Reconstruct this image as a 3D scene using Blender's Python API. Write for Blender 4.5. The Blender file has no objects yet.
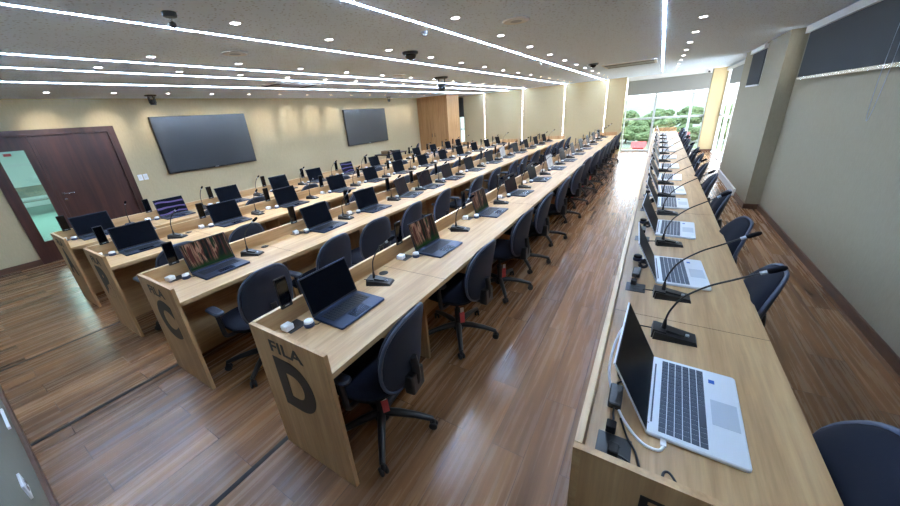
import bpy, math, random
from mathutils import Vector, Matrix
random.seed(7)
PI = math.pi
SC = bpy.context.scene
COL = SC.collection

# ------------------------------------------------------------------ mesh helpers
class MB:
    def __init__(s): s.v = []; s.f = []; s.m = []; s.mi = 0; s.sm = []; s.smooth = False
    def add(s, vs, fs, smooth=None):
        o = len(s.v); s.v += [tuple(v) for v in vs]
        s.f += [tuple(i + o for i in f) for f in fs]
        s.m += [s.mi] * len(fs); s.sm += [s.smooth if smooth is None else smooth] * len(fs)
        return s
    def box(s, x0, x1, y0, y1, z0, z1, M=None):
        vs = [(x0,y0,z0),(x1,y0,z0),(x1,y1,z0),(x0,y1,z0),(x0,y0,z1),(x1,y0,z1),(x1,y1,z1),(x0,y1,z1)]
        if M: vs = [M @ Vector(v) for v in vs]
        return s.add(vs, [(0,3,2,1),(4,5,6,7),(0,1,5,4),(1,2,6,5),(2,3,7,6),(3,0,4,7)])
    def rbox(s, x0, x1, y0, y1, z0, z1, r=.01, e=.002, n=4, M=None):
        """slab with rounded plan corners and a small edge bevel"""
        def ring(ins, z):
            out = []
            for cx, cy, a0 in ((x1-r, y1-r, 0), (x0+r, y1-r, 90), (x0+r, y0+r, 180), (x1-r, y0+r, 270)):
                for k in range(n+1):
                    a = math.radians(a0 + 90*k/n)
                    out.append((cx + (r-ins)*math.cos(a), cy + (r-ins)*math.sin(a), z))
            return out
        rings = [ring(e, z0), ring(0, z0+e), ring(0, z1-e), ring(e, z1)]
        vs = sum(rings, []); N = len(rings[0]); fs = []
        for i in range(3):
            for k in range(N):
                fs.append((i*N+k, i*N+(k+1)%N, (i+1)*N+(k+1)%N, (i+1)*N+k))
        fs.append(tuple(range(N-1, -1, -1))); fs.append(tuple(range(3*N, 4*N)))
        if M: vs = [M @ Vector(v) for v in vs]
        return s.add(vs, fs)
    def tube(s, pts, rad, n=8, caps=True, smooth=True):
        pts = [Vector(p) for p in pts]; R = rad if isinstance(rad, (list, tuple)) else [rad]*len(pts)
        vs = []; prev = None
        for i, p in enumerate(pts):
            t = (pts[min(i+1, len(pts)-1)] - pts[max(i-1, 0)]).normalized()
            if prev is None:
                a = Vector((0,0,1)) if abs(t.z) < .9 else Vector((1,0,0))
                u = t.cross(a).normalized()
            else:
                u = (prev - t*prev.dot(t)).normalized()
            prev = u; w = t.cross(u)
            for k in range(n):
                a = 2*PI*k/n; vs.append(p + (u*math.cos(a) + w*math.sin(a))*R[i])
        fs = []
        for i in range(len(pts)-1):
            for k in range(n):
                fs.append((i*n+k, i*n+(k+1)%n, (i+1)*n+(k+1)%n, (i+1)*n+k))
        s.add(vs, fs, smooth)
        if caps:
            s.add(vs[:n], [tuple(range(n-1, -1, -1))], False); s.add(vs[-n:], [tuple(range(n))], False)
        return s
    def lathe(s, prof, c=(0,0,0), n=20, axis='Z', smooth=True, M=None):
        vs = []
        for r, z in prof:
            for k in range(n):
                a = 2*PI*k/n; x, y = r*math.cos(a), r*math.sin(a)
                p = (x, y, z) if axis == 'Z' else ((z, x, y) if axis == 'X' else (y, z, x))
                p = Vector(p)
                if M: p = M @ p
                vs.append((c[0]+p[0], c[1]+p[1], c[2]+p[2]))
        fs = []
        for i in range(len(prof)-1):
            for k in range(n):
                fs.append((i*n+k, i*n+(k+1)%n, (i+1)*n+(k+1)%n, (i+1)*n+k))
        s.add(vs, fs, smooth)
        if prof[0][0] > 1e-6: s.add(vs[:n], [tuple(range(n-1, -1, -1))], False)
        if prof[-1][0] > 1e-6: s.add(vs[-n:], [tuple(range(n))], False)
        return s
    def pillow(s, outline, place, tf, tb, K=6, N=28, p=2.6):
        """closed cushion: outline(a)->(u,v), place(u,v,d)->xyz; tf/tb bulge to the front / back"""
        vs = []; rows = []
        def addring(r, d):
            rows.append(len(vs))
            for k in range(N):
                u, v = outline(2*PI*k/N); vs.append(place(u*r, v*r, d))
        cu = 0
        vs.append(place(0, 0, tf)); 
        for i in range(1, K+1):
            r = math.sin(PI/2*i/K); addring(r, tf*(1-r**p)**.6 if r < 1 else 0)
        for i in range(K-1, 0, -1):
            r = math.sin(PI/2*i/K); addring(r, -tb*(1-r**p)**.6)
        vs.append(place(0, 0, -tb)); last = len(vs)-1
        fs = [(0, rows[0]+k, rows[0]+(k+1)%N) for k in range(N)]
        for a, b in zip(rows, rows[1:]):
            fs += [(a+k, b+k, b+(k+1)%N, a+(k+1)%N) for k in range(N)]
        fs += [(last, rows[-1]+(k+1)%N, rows[-1]+k) for k in range(N)]
        return s.add(vs, fs, True)
    def data(s, name, *mats):
        me = bpy.data.meshes.new(name); me.from_pydata(s.v, [], s.f)
        for m in mats: me.materials.append(m)
        me.polygons.foreach_set('material_index', s.m); me.polygons.foreach_set('use_smooth', s.sm)
        me.update()
        import bmesh
        b = bmesh.new(); b.from_mesh(me); bmesh.ops.recalc_face_normals(b, faces=b.faces[:]); b.to_mesh(me); b.free()
        return me
    def build(s, name, mats, parent=None, loc=None, rot=None):
        if not isinstance(mats, (list, tuple)): mats = [mats]
        return link(name, s.data(name, *mats), parent, loc, rot)

def link(name, data, parent=None, loc=None, rot=None):
    o = bpy.data.objects.new(name, data); COL.objects.link(o)
    if parent: o.parent = parent
    if loc: o.location = loc
    if rot: o.rotation_euler = rot
    return o
def tag(o, label, cat, group=None):
    o['label'] = label; o['category'] = cat
    if group: o['group'] = group
    return o
def thing(name, label, cat, loc=(0,0,0), rz=0, group=None):
    return tag(link(name, None, None, loc, (0,0,rz)), label, cat, group)
def struct(name, mb, m, **k):
    o = mb.build(name, m, **k); o['kind'] = 'structure'; return o
def kids(o): return [c for c in ALLKIDS.get(o.name, [])]
def dup(root, loc, rz, label, group=None):
    def rec(o, par):
        c = o.copy(); COL.objects.link(c); c.parent = par
        for ch in list(o.children): rec(ch, c)
        return c
    r = rec(root, None); r.location = loc; r.rotation_euler = (0, 0, rz); r['label'] = label
    if group: r['group'] = group
    return r
def ordn(n):
    W = ['', 'first','second','third','fourth','fifth','sixth','seventh','eighth','ninth','tenth','eleventh','twelfth','thirteenth','fourteenth','fifteenth','sixteenth']
    return W[n]

# ------------------------------------------------------------------ materials
def srgb(r, g, b):
    f = lambda c: (c/255/12.92) if c/255 <= .04045 else ((c/255+.055)/1.055)**2.4
    return (f(r), f(g), f(b), 1)
def mat(name, col, rough=.5, metal=0, spec=.5, emis=None, es=0, coat=0):
    m = bpy.data.materials.new(name); m.use_nodes = True
    b = m.node_tree.nodes['Principled BSDF']
    b.inputs['Base Color'].default_value = col; b.inputs['Roughness'].default_value = rough
    b.inputs['Metallic'].default_value = metal; b.inputs['Specular IOR Level'].default_value = spec
    b.inputs['Coat Weight'].default_value = coat
    if emis: b.inputs['Emission Color'].default_value = emis; b.inputs['Emission Strength'].default_value = es
    return m
class NT:
    def __init__(s, m): s.m = m; s.t = m.node_tree; s.b = s.t.nodes['Principled BSDF']
    def n(s, typ, **k):
        nd = s.t.nodes.new(typ)
        for a, v in k.items(): setattr(nd, a, v)
        return nd
    def l(s, a, b): s.t.links.new(a, b)
    def coords(s, scale=(1,1,1), rot=(0,0,0), which='Object'):
        tc = s.n('ShaderNodeTexCoord'); mp = s.n('ShaderNodeMapping')
        mp.inputs['Scale'].default_value = scale; mp.inputs['Rotation'].default_value = rot
        s.l(tc.outputs[which], mp.inputs['Vector']); return mp.outputs['Vector']
    def noise(s, vec, scale, detail=4, rough=.55, dist=0):
        nd = s.n('ShaderNodeTexNoise'); nd.inputs['Scale'].default_value = scale
        nd.inputs['Detail'].default_value = detail; nd.inputs['Roughness'].default_value = rough
        nd.inputs['Distortion'].default_value = dist
        s.l(vec, nd.inputs['Vector']); return nd.outputs['Fac']
    def ramp(s, fac, stops, interp='LINEAR'):
        r = s.n('ShaderNodeValToRGB'); r.color_ramp.interpolation = interp
        while len(r.color_ramp.elements) < len(stops): r.color_ramp.elements.new(.5)
        for e, (p, c) in zip(r.color_ramp.elements, stops): e.position = p; e.color = c
        s.l(fac, r.inputs['Fac']); return r.outputs['Color']
    def mix(s, a, b, fac, mode='MIX'):
        m = s.n('ShaderNodeMix', data_type='RGBA', blend_type=mode)
        for sock, v in ((m.inputs['A'], a), (m.inputs['B'], b), (m.inputs['Factor'], fac)):
            if hasattr(v, 'is_linked'): s.l(v, sock)
            else: sock.default_value = v
        return m.outputs['Result']
    def bump(s, h, strength, dist=.002):
        b = s.n('ShaderNodeBump'); b.inputs['Strength'].default_value = strength; b.inputs['Distance'].default_value = dist
        s.l(h, b.inputs['Height']); s.l(b.outputs['Normal'], s.b.inputs['Normal'])

def wood(name, c0, c1, c2, along='Y', rough=.42, gs=1.0, coat=0):
    m = mat(name, c1, rough, coat=coat); t = NT(m)
    sc = {'X': (.35,6,6), 'Y': (6,.35,6), 'Z': (6,6,.35)}[along]
    v = t.coords(tuple(a*gs for a in sc))
    n1 = t.noise(v, 2.2, 5, .6, .6); n2 = t.noise(v, 11, 6, .6, .2)
    a = t.ramp(n1, [(.3, c0), (.5, c1), (.72, c2)])
    b = t.ramp(n2, [(.35, (.80,.80,.80,1)), (.6, (1,1,1,1))])
    t.l(t.mix(a, b, .8, 'MULTIPLY'), t.b.inputs['Base Color'])
    return m
OAK = (srgb(164,126,84), srgb(186,149,105), srgb(200,166,122))
M = {}
M['oak_y'] = wood('oak_lengthwise', *OAK, along='Y')
M['oak_z'] = wood('oak_upright', srgb(166,126,84), srgb(188,149,105), srgb(202,166,122), along='Z')
M['oak_cab'] = wood('cabinet_oak', srgb(168,122,78), srgb(186,140,92), srgb(198,154,106), along='Z', rough=.5)
M['oak_edge'] = wood('oak_edge_band', srgb(206,172,128), srgb(220,190,148), srgb(228,200,160), along='Y')
M['door'] = wood('dark_door_wood', srgb(52,25,20), srgb(70,36,28), srgb(86,46,34), along='Z', rough=.4)
M['wall_n'] = None
M['base'] = wood('baseboard_wood', srgb(74,48,34), srgb(96,64,46), srgb(112,78,56), along='Y', rough=.45)
M['basex'] = wood('baseboard_wood_x', srgb(74,48,34), srgb(96,64,46), srgb(112,78,56), along='X', rough=.45)
# floor planks running with the desk rows
def floor_mat():
    m = mat('plank_floor', (.2,.1,.06,1), .3, spec=.5); t = NT(m)
    v = t.coords((1,1,1), (0,0,PI/2))
    br = t.n('ShaderNodeTexBrick'); br.offset = .37; br.squash = 1
    br.inputs['Scale'].default_value = 1; br.inputs['Brick Width'].default_value = 1.25; br.inputs['Row Height'].default_value = .19
    br.inputs['Mortar Size'].default_value = .0012; br.inputs['Mortar Smooth'].default_value = 0
    br.inputs['Color1'].default_value = (0,0,0,1); br.inputs['Color2'].default_value = (1,1,1,1); br.inputs['Mortar'].default_value = (.5,.5,.5,1)
    t.l(v, br.inputs['Vector'])
    # grain, shifted per plank
    tc = t.n('ShaderNodeTexCoord'); add = t.n('ShaderNodeVectorMath', operation='MULTIPLY_ADD')
    t.l(br.outputs['Color'], add.inputs[0]); add.inputs[1].default_value = (7,13,3); t.l(tc.outputs['Object'], add.inputs[2])
    mp = t.n('ShaderNodeMapping'); mp.inputs['Scale'].default_value = (6,.42,1); t.l(add.outputs['Vector'], mp.inputs['Vector'])
    n1 = t.noise(mp.outputs['Vector'], 1.1, 6, .62, .7)
    mp2 = t.n('ShaderNodeMapping'); mp2.inputs['Scale'].default_value = (6,.20,1); t.l(add.outputs['Vector'], mp2.inputs['Vector'])
    n2 = t.noise(mp2.outputs['Vector'], 6, 6, .65, .1)
    a = t.ramp(n1, [(.28, srgb(88,60,40)), (.45, srgb(128,90,60)), (.6, srgb(154,112,76)), (.78, srgb(178,136,98))])
    b = t.ramp(n2, [(.3, (.70,.69,.69,1)), (.62, (1,1,1,1))])
    c = t.mix(a, b, .75, 'MULTIPLY')
    tone = t.ramp(br.outputs['Color'], [(0, (.72,.70,.70,1)), (.5, (.92,.92,.92,1)), (1, (1.10,1.1,1.1,1))])
    d = t.mix(c, tone, 1.0, 'MULTIPLY')
    e = t.mix(d, srgb(52,34,26), br.outputs['Fac'])
    t.l(e, t.b.inputs['Base Color'])
    rr = t.n('ShaderNodeMapRange'); t.l(n2, rr.inputs['Value']); rr.inputs['To Min'].default_value = .20; rr.inputs['To Max'].default_value = .34
    t.l(rr.outputs['Result'], t.b.inputs['Roughness'])
    t.bump(n2, .06, .002)
    return m
M['floor'] = floor_mat()
def wall_mat(name, c, sc=60):
    m = mat(name, c, .85, spec=.3); t = NT(m); v = t.coords((1,1,.25))
    n = t.noise(v, sc, 4, .6); c2 = tuple(x*.93 for x in c[:3]) + (1,)
    t.l(t.ramp(n, [(.35, c2), (.65, c)]), t.b.inputs['Base Color']); t.bump(n, .12, .002)
    return m
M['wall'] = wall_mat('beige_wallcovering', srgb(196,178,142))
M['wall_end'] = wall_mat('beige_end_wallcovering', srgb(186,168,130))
M['wall_n'] = wall_mat('shaded_near_wallcovering', srgb(134,133,122))  # shade on the near wall put into its colour as darker grey
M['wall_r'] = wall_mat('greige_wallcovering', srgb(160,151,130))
def ceil_mat():
    m = mat('perforated_ceiling', srgb(205,205,206), .9, spec=.2); t = NT(m); v = t.coords((1,1,1))
    vo = t.n('ShaderNodeTexVoronoi', feature='F1'); vo.inputs['Scale'].default_value = 34; vo.inputs['Randomness'].default_value = 1
    t.l(v, vo.inputs['Vector'])
    sz = t.noise(v, 60, 0)
    sub = t.n('ShaderNodeMath', operation='SUBTRACT'); t.l(vo.outputs['Distance'], sub.inputs[0])
    mul = t.n('ShaderNodeMath', operation='MULTIPLY'); t.l(sz, mul.inputs[0]); mul.inputs[1].default_value = .40
    t.l(mul.outputs[0], sub.inputs[1])
    c = t.ramp(sub.outputs[0], [(0, srgb(184,193,206)), (.04, srgb(222,237,255))])
    t.l(c, t.b.inputs['Base Color']); return m
M['ceil'] = ceil_mat()
M['white'] = mat('white_plaster', srgb(222,222,220), .8)
M['led'] = mat('led_strip', (1,1,1,1), .5, emis=(.54,.73,1,1), es=86)
M['ledw'] = mat('wall_led_strip', (1,1,1,1), .5, emis=(.95,.96,1,1), es=7)
M['lamp'] = mat('downlight_lens', (1,1,1,1), .5, emis=(.93,.95,1,1), es=20)
M['ring'] = mat('white_ring', srgb(225,225,225), .5)
M['black'] = mat('black_plastic', srgb(24,25,28), .38)
M['blackm'] = mat('matte_black', srgb(16,16,18), .7)
M['letter'] = mat('black_vinyl', srgb(34,32,32), .5)
M['duct'] = mat('dark_floor_strip', srgb(30,26,25), .7, spec=.2)
M['glossblack'] = mat('gloss_black_glass', srgb(7,8,12), .08, spec=.5)
M['tv'] = mat('tv_panel', srgb(62,66,72), .22, spec=.8)
M['tvbez'] = mat('tv_bezel', srgb(14,15,18), .35)
M['navy'] = mat('dark_navy_metal', srgb(48,58,80), .32, metal=.75)
M['navykey'] = mat('dark_keys', srgb(20,23,32), .5)
M['navypad'] = mat('dark_touchpad', srgb(34,44,66), .22, metal=.6)
M['silver'] = mat('silver_aluminium', srgb(222,226,232), .4, metal=.2)
M['silverpad'] = mat('silver_touchpad', srgb(190,198,208), .3, metal=.2)
M['silverkey'] = mat('slate_keys', srgb(66,76,92), .5)
M['sticker'] = mat('blue_sticker', srgb(20,92,190), .4)
M['whitep'] = mat('white_plastic', srgb(236,237,240), .35)
M['bluegrey'] = mat('blue_grey_puck', srgb(52,64,92), .3)
M['chrome'] = mat('brushed_steel', srgb(190,190,192), .25, metal=1)
M['alu'] = mat('window_aluminium', srgb(196,202,206), .4, metal=.3)
M['fab'] = mat('navy_black_fabric', srgb(24,27,38), .92, spec=.2)
t = NT(M['fab']); t.bump(t.noise(t.coords((1,1,1)), 350, 2), .3, .001)
M['shell'] = mat('dark_grey_shell', srgb(40,46,60), .6, spec=.3)
M['rim'] = mat('highlight_edge_trim', srgb(66,74,92), .5)  # edge highlight of the chair back put into the lighter trim colour
M['pad'] = mat('arm_pad', srgb(40,45,58), .5)
M['pink'] = mat('pink_tag', srgb(214,88,96), .6)
M['cable'] = mat('black_cable', srgb(20,20,22), .45)
M['foam'] = mat('mic_foam', srgb(18,19,24), .95, spec=.1)
M['blind'] = mat('slate_blind_fabric', srgb(92,95,98), .9, spec=.1)
M['blindg'] = mat('grey_blind_fabric', srgb(160,160,156), .9, spec=.1)
M['grille'] = mat('grey_grille', srgb(172,178,188), .6)
M['grilled'] = mat('dark_slot', srgb(44,46,52), .8)
M['bag'] = mat('brown_cardboard', srgb(140,112,80), .8)
for k in ('blind','blindg'):
    nt = M[k].node_tree; pb = nt.nodes['Principled BSDF']; o_ = nt.nodes['Material Output']
    mx = nt.nodes.new('ShaderNodeMixShader'); tl = nt.nodes.new('ShaderNodeBsdfTranslucent'); tl.inputs['Color'].default_value = pb.inputs['Base Color'].default_value
    mx.inputs['Fac'].default_value = .35; nt.links.new(pb.outputs[0], mx.inputs[1]); nt.links.new(tl.outputs[0], mx.inputs[2]); nt.links.new(mx.outputs[0], o_.inputs['Surface'])
def glass(name, tint=(1,1,1,1), fac=.08):
    m = bpy.data.materials.new(name); m.use_nodes = True; nt = m.node_tree; nt.nodes.clear()
    o = nt.nodes.new('ShaderNodeOutputMaterial'); mx = nt.nodes.new('ShaderNodeMixShader'); tr = nt.nodes.new('ShaderNodeBsdfTransparent'); gl = nt.nodes.new('ShaderNodeBsdfGlossy')
    tr.inputs['Color'].default_value = tint; gl.inputs['Roughness'].default_value = .02; mx.inputs['Fac'].default_value = fac
    nt.links.new(tr.outputs[0], mx.inputs[1]); nt.links.new(gl.outputs[0], mx.inputs[2]); nt.links.new(mx.outputs[0], o.inputs['Surface'])
    return m
M['glass'] = glass('window_glass'); M['glassg'] = glass('greenish_glass', (.80,.93,.90,1), .07)
# screens -----------------------------------------------------------
def screen_mat(name, kind):
    m = mat(name, (.004,.005,.008,1), .28, spec=.14); t = NT(m); t.b.inputs['IOR'].default_value = 1.13
    if kind == 'off': return m
    v = t.coords((1,1,1))
    if kind == 'forest':
        n = t.noise(t.coords((1,26,3)), 1.0, 3, .6, .8)
        tr = t.ramp(n, [(.36, srgb(8,10,8)), (.46, srgb(34,46,28)), (.53, srgb(96,50,42)), (.58, srgb(190,150,130)), (.64, srgb(34,60,34)), (.75, srgb(18,24,18))])
        sx = t.n('ShaderNodeSeparateXYZ'); t.l(v, sx.inputs[0])
        g = t.n('ShaderNodeMapRange'); t.l(sx.outputs['Z'], g.inputs['Value'])
        g.inputs['From Min'].default_value = .075; g.inputs['From Max'].default_value = .03
        c = t.mix(tr, srgb(30,62,28), g.outputs['Result']); s = .20
    elif kind == 'waves':
        w = t.n('ShaderNodeTexWave', wave_type='BANDS', bands_direction='Z'); w.inputs['Scale'].default_value = 4.2
        w.inputs['Distortion'].default_value = 3.4; w.inputs['Detail'].default_value = .5; w.inputs['Detail Scale'].default_value = 1.0
        t.l(v, w.inputs['Vector'])
        c = t.ramp(w.outputs['Fac'], [(.72, srgb(8,8,22)), (.86, srgb(66,54,150)), (.95, srgb(190,180,235)), (1, srgb(90,70,180))]); s = .22
    elif kind == 'light':
        n = t.noise(t.coords((1,12,12)), 1, 1)
        c = t.ramp(n, [(.4, srgb(196,204,214)), (.6, srgb(232,234,236))]); s = .3
    else:
        n = t.noise(t.coords((1,14,7)), 1.0, 3, .6, .5)
        c = t.ramp(n, [(.4, srgb(26,18,20)), (.55, srgb(70,42,38)), (.7, srgb(48,58,40))]); s = .11
    t.l(c, t.b.inputs['Emission Color']); t.b.inputs['Emission Strength'].default_value = s
    return m
SCR = {k: screen_mat('screen_'+k, k) for k in ('off','forest','waves','light','dim')}

# ------------------------------------------------------------------ room numbers
XL, XR, YN, YE, ZC = -8.376, 1.57, -.2, 14.63, 2.52
ZW, ZP = .75, .86          # worktop and raised panel heights

# setting -------------------------------------------------------------
struct('floor', MB().box(XL-.1, 1.9, YN-.1, 14.8, -.1, 0), M['floor'])
def ceiling():
    # strips of ceiling between the recessed led channels
    xs = [XL-.1] ; led = [-6.36,-5.29,-4.56,-3.063,-1.804,-.084]
    b = MB(); h = .0085
    edges = [XL-.1]
    for x in led: edges += [x-h, x+h]
    edges.append(1.9)
    for a, c in zip(edges[0::2], edges[1::2]): b.box(a, c, YN-.1, 14.8, ZC, ZC+.12)
    b.box(XL-.1, 1.9, YN-.1, 14.8, ZC+.1, ZC+.14)
    struct('ceiling', b, M['ceil'])
    ends = [13.9,13.9,13.9,13.96,13.96,12.9]
    for i, (x, e) in enumerate(zip(led, ends)):
        if e < 13.9: struct('trim_%d' % (20+i), MB().box(x-h, x+h, e, 14.7, ZC, ZC+.05), M['white'])
        o = MB().box(x-h+.002, x+h-.002, YN+.02, e, ZC-.0025, ZC+.03).build('ceiling_light_strip', M['led'])
        tag(o, ['white light line in the ceiling closest to the two wall screens', 'white ceiling light line, second out from the wall screens', 'white ceiling light line above desk row B, third from the wall screens',
            'white ceiling light line running above desk row C', 'white ceiling light line running above desk row D', 'white ceiling light line running above the window-side desk row'][i], 'light strip', 'recessed ceiling light lines')
ceiling()
# TV wall with door opening  (opening Y .72..2.31, z 0..2.07)
b = MB(); b.box(XL-.15, XL, YN-.1, .72, 0, ZC).box(XL-.15, XL, 2.31, 14.8, 0, ZC).box(XL-.15, XL, .72, 2.31, 2.07, ZC)
struct('wall_left', b, M['wall'])
struct('baseboard_left', MB().box(XL, XL+.015, YN, .72, 0, .09).box(XL, XL+.015, 2.31, 11.88, 0, .09), M['base'])
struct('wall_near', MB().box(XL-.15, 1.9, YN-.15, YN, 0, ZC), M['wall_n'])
struct('baseboard_near', MB().box(XL, XR, YN, YN+.018, 0, .075), M['basex'])
# end wall with the light lines
XLE = -7.35; XRE = -1.075; YLW = 14.0
leds = [-6.36, -4.70, -3.09, -1.66]
b = MB(); e = [XLE]
for x in leds: e += [x-.008, x+.008]
e.append(XRE)
for a, c in zip(e[0::2], e[1::2]): b.box(a, c, YLW, YLW+.1, 0, ZC)
b.box(XLE, XRE, YLW+.06, YLW+.2, 0, ZC)
struct('wall_back', b, M['wall_end'])
for i, x in enumerate(leds):
    o = MB().box(x-.0075, x+.0075, YLW+.015, YLW+.03, .1, ZC-.002).build('wall_light_strip', M['ledw'])
    tag(o, 'vertical white light line in the beige end wall, %s from the window' % ['farthest','third','second','nearest one'][i], 'light strip', 'vertical light lines in the end wall')
# far left corner behind the cabinet: wall and slim window
struct('wall_corner', MB().box(XL, -7.78, 14.35, 14.5, 0, ZC).box(-7.78, XLE+.02, 14.35, 14.5, 0, .3).box(-7.78, XLE+.02, 14.35, 14.5, 2.46, ZC).box(XLE-.02, XLE+.02, YLW+.05, 14.5, 0, ZC), M['wall_end'])
struct('window_1', MB().box(-7.78, XLE, 14.42, 14.43, .3, 2.46), M['glass'])
w1 = bpy.data.objects['window_1']
MB().box(-7.78,-7.75,14.39,14.46,.3,2.46).box(-7.38,-7.35,14.39,14.46,.3,2.46).box(-7.78,-7.35,14.39,14.46,1.12,1.16).build('window_frame', M['alu'], w1)
o = MB().box(-7.76, -7.37, 14.31, 14.315, 1.66, 2.46).build('roller_blind', M['blind']); tag(o, 'narrow slate roller blind in the slim window beside the oak cabinet', 'blind')
# end window
struct('wall_window_end', MB().box(XRE, XR+.3, YE+.02, YE+.2, 2.44, ZC).box(XRE, XR+.3, YE+.02, YE+.2, -.1, .02), M['white'])
struct('trim_1', MB().box(XRE, 1.24, 14.36, YE+.1, 2.41, ZC), M['white'])
struct('window_2', MB().box(XRE, 1.3, YE+.06, YE+.07, .02, 2.44), M['glass'])
w2 = bpy.data.objects['window_2']
b = MB(); b.box(XRE, 1.3, YE+.02, YE+.1, .02, .06).box(XRE, XRE+.04, YE+.02, YE+.1, .06, 2.44).box(1.26, 1.3, YE+.02, YE+.1, .06, 2.44).box(XRE, 1.3, YE+.03, YE+.09, 1.11, 1.17)
for x in (-.16, .88): b.box(x-.035, x+.035, YE, YE+.1, .02, 2.44)
b.build('window_frame', M['alu'], w2)
bl = thing('roller_blind', 'wide grey roller blind half lowered over the end window', 'blind', (0,0,0))
MB().box(-1.055, 1.25, 14.44, 14.446, 1.95, 2.40).build('blind_fabric', M['blindg'], bl)
MB().box(-1.04, 1.25, 14.435, 14.452, 1.93, 1.955).build('bottom_bar', M['alu'], bl)
# corner pillar
struct('pillar_1', MB().box(1.28, 1.66, 14.45, 14.75, 0, ZC), M['wall_end'])
struct('baseboard_pillar', MB().box(1.27, 1.665, 14.435, 14.45, 0, .08), M['basex'])
# right side wall --------------------------------------------------------
b = MB()
b.box(XR, XR+.25, YN-.1, .4, 0, ZC).box(XR, XR+.25, .4, 6.85, 0, 1.93).box(XR, XR+.25, 6.85, 7.07, 0, ZC).box(XR, XR+.25, .4, 6.85, 2.46, ZC)
struct('wall_right', b, M['wall_r'])
b = MB()
b.box(1.39, 1.82, 7.07, 8.25, 0, ZC).box(1.39, 1.82, 8.25, 9.35, 0, 1.87).box(1.39, 1.82, 9.35, 10.15, 0, ZC).box(1.39, 1.82, 8.25, 9.35, 2.48, ZC)
struct('wall_right_block', b, M['wall_r'])
struct('baseboard_right', MB().box(XR-.016, XR, YN, 7.07, 0, .08).box(1.374, 1.39, 7.054, 7.9, 0, .08).box(1.374, XR, 7.054, 7.07, 0, .08), M['base'])
struct('trim_2', MB().box(1.36, 1.39, 7.95, 10.1, 0, .13), M['white'])
struct('window_3', MB().box(XR+.14, XR+.15, .4, 6.85, 1.93, 2.46), M['glass'])
struct('window_4', MB().box(1.6, 1.61, 8.25, 9.35, 1.87, 2.48), M['glass'])
MB().box(XR+.1, XR+.18, .4, .44, 1.93, 2.46).box(XR+.1, XR+.18, 6.81, 6.85, 1.93, 2.46).box(XR+.1, XR+.18, 3.6, 3.66, 1.93, 2.46).build('window_frame', M['alu'], bpy.data.objects['window_3'])
MB().box(1.57, 1.63, 8.25, 8.29, 1.87, 2.48).box(1.57, 1.63, 9.31, 9.35, 1.87, 2.48).build('window_frame', M['alu'], bpy.data.objects['window_4'])
bl = thing('roller_blind', 'large slate blue roller blind high on the near right wall', 'blind', (0,0,0))
MB().box(1.505, 1.511, YN+.05, 6.72, 1.90, 2.42).build('blind_fabric', M['blind'], bl)
MB().box(1.495, 1.52, YN+.05, 6.72, 1.875, 1.905).build('bottom_bar', M['chrome'], bl)
MB().box(1.47, 1.56, YN+.03, 6.78, 2.42, 2.50).build('headrail', M['ring'], bl)
pts = []
for k in range(33):
    a = 2*PI*k/32
    pts.append((1.475, 4.36 + .06*math.sin(a)*(1 if 1 else 0), 1.95 + .47*math.cos(a)))
MB().tube(pts, .0022, 6, caps=False).build('pull_chain', M['grille'], bl)
bl = thing('roller_blind', 'small slate roller blind between the two beige pilasters on right', 'blind', (0,0,0))
MB().box(1.378, 1.384, 8.27, 9.33, 1.88, 2.42).build('blind_fabric', M['blind'], bl)
MB().box(1.372, 1.389, 8.27, 9.33, 1.855, 1.882).build('bottom_bar', M['ring'], bl)
MB().box(1.34, 1.389, 8.25, 9.35, 2.42, 2.49).build('headrail', M['ring'], bl)
# full height glazing on the right
XG = 1.68
struct('window_5', MB().box(XG, XG+.01, 10.15, 14.45, .02, 2.44), M['glass'])
struct('wall_window_right', MB().box(XG-.03, XG+.14, 10.15, 14.63, 2.44, ZC).box(XG-.06, XG+.14, 10.15, 14.63, -.1, .02), M['white'])
b = MB()
for y in (10.18, 11.2, 12.25, 13.3, 14.4): b.box(XG-.03, XG+.05, y-.03, y+.03, .02, 2.44)
b.box(XG-.02, XG+.04, 10.15, 14.45, 1.11, 1.16)
b.build('window_frame', M['alu'], bpy.data.objects['window_5'])
bl = thing('roller_blind', 'short grey blind rolled up over the full-height side glazing', 'blind', (0,0,0))
MB().box(1.60, 1.606, 10.2, 13.4, 2.0, 2.40).build('blind_fabric', M['blindg'], bl)
MB().box(1.57, 1.64, 10.18, 14.2, 2.40, 2.47).build('headrail', M['ring'], bl)
# floor duct strips
for i, (x, y1) in enumerate(((-3.19, 12.1), (-4.62, 11.5), (-1.70, 12.8))):
    struct('trim_%d' % (3+i), MB().box(x-.015, x+.015, YN+.02, y1, 0, .003), M['duct'])
# near wall fittings
sw = thing('wall_outlet', 'white double socket plate low on the near wall', 'socket', (-2.12, YN, .44))
MB().rbox(-.06,.06,-.04,.04,0,.008,.006,.001, M=Matrix.Rotation(-PI/2,4,'X')).build('plate', M['whitep'], sw)
for dx in (-.025,.025): MB().box(dx-.01,dx+.01,.008,.011,-.012,.012).build('rocker', M['chrome'], sw)
o = MB().box(-3.30, -3.02, YN, YN+.012, .262, .278).build('metal_rail', M['whitep']); tag(o, 'short rail painted white for its reflection, on the near wall above the baseboard', 'rail')  # plain white stands in for the bright reflection on the rail

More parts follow.
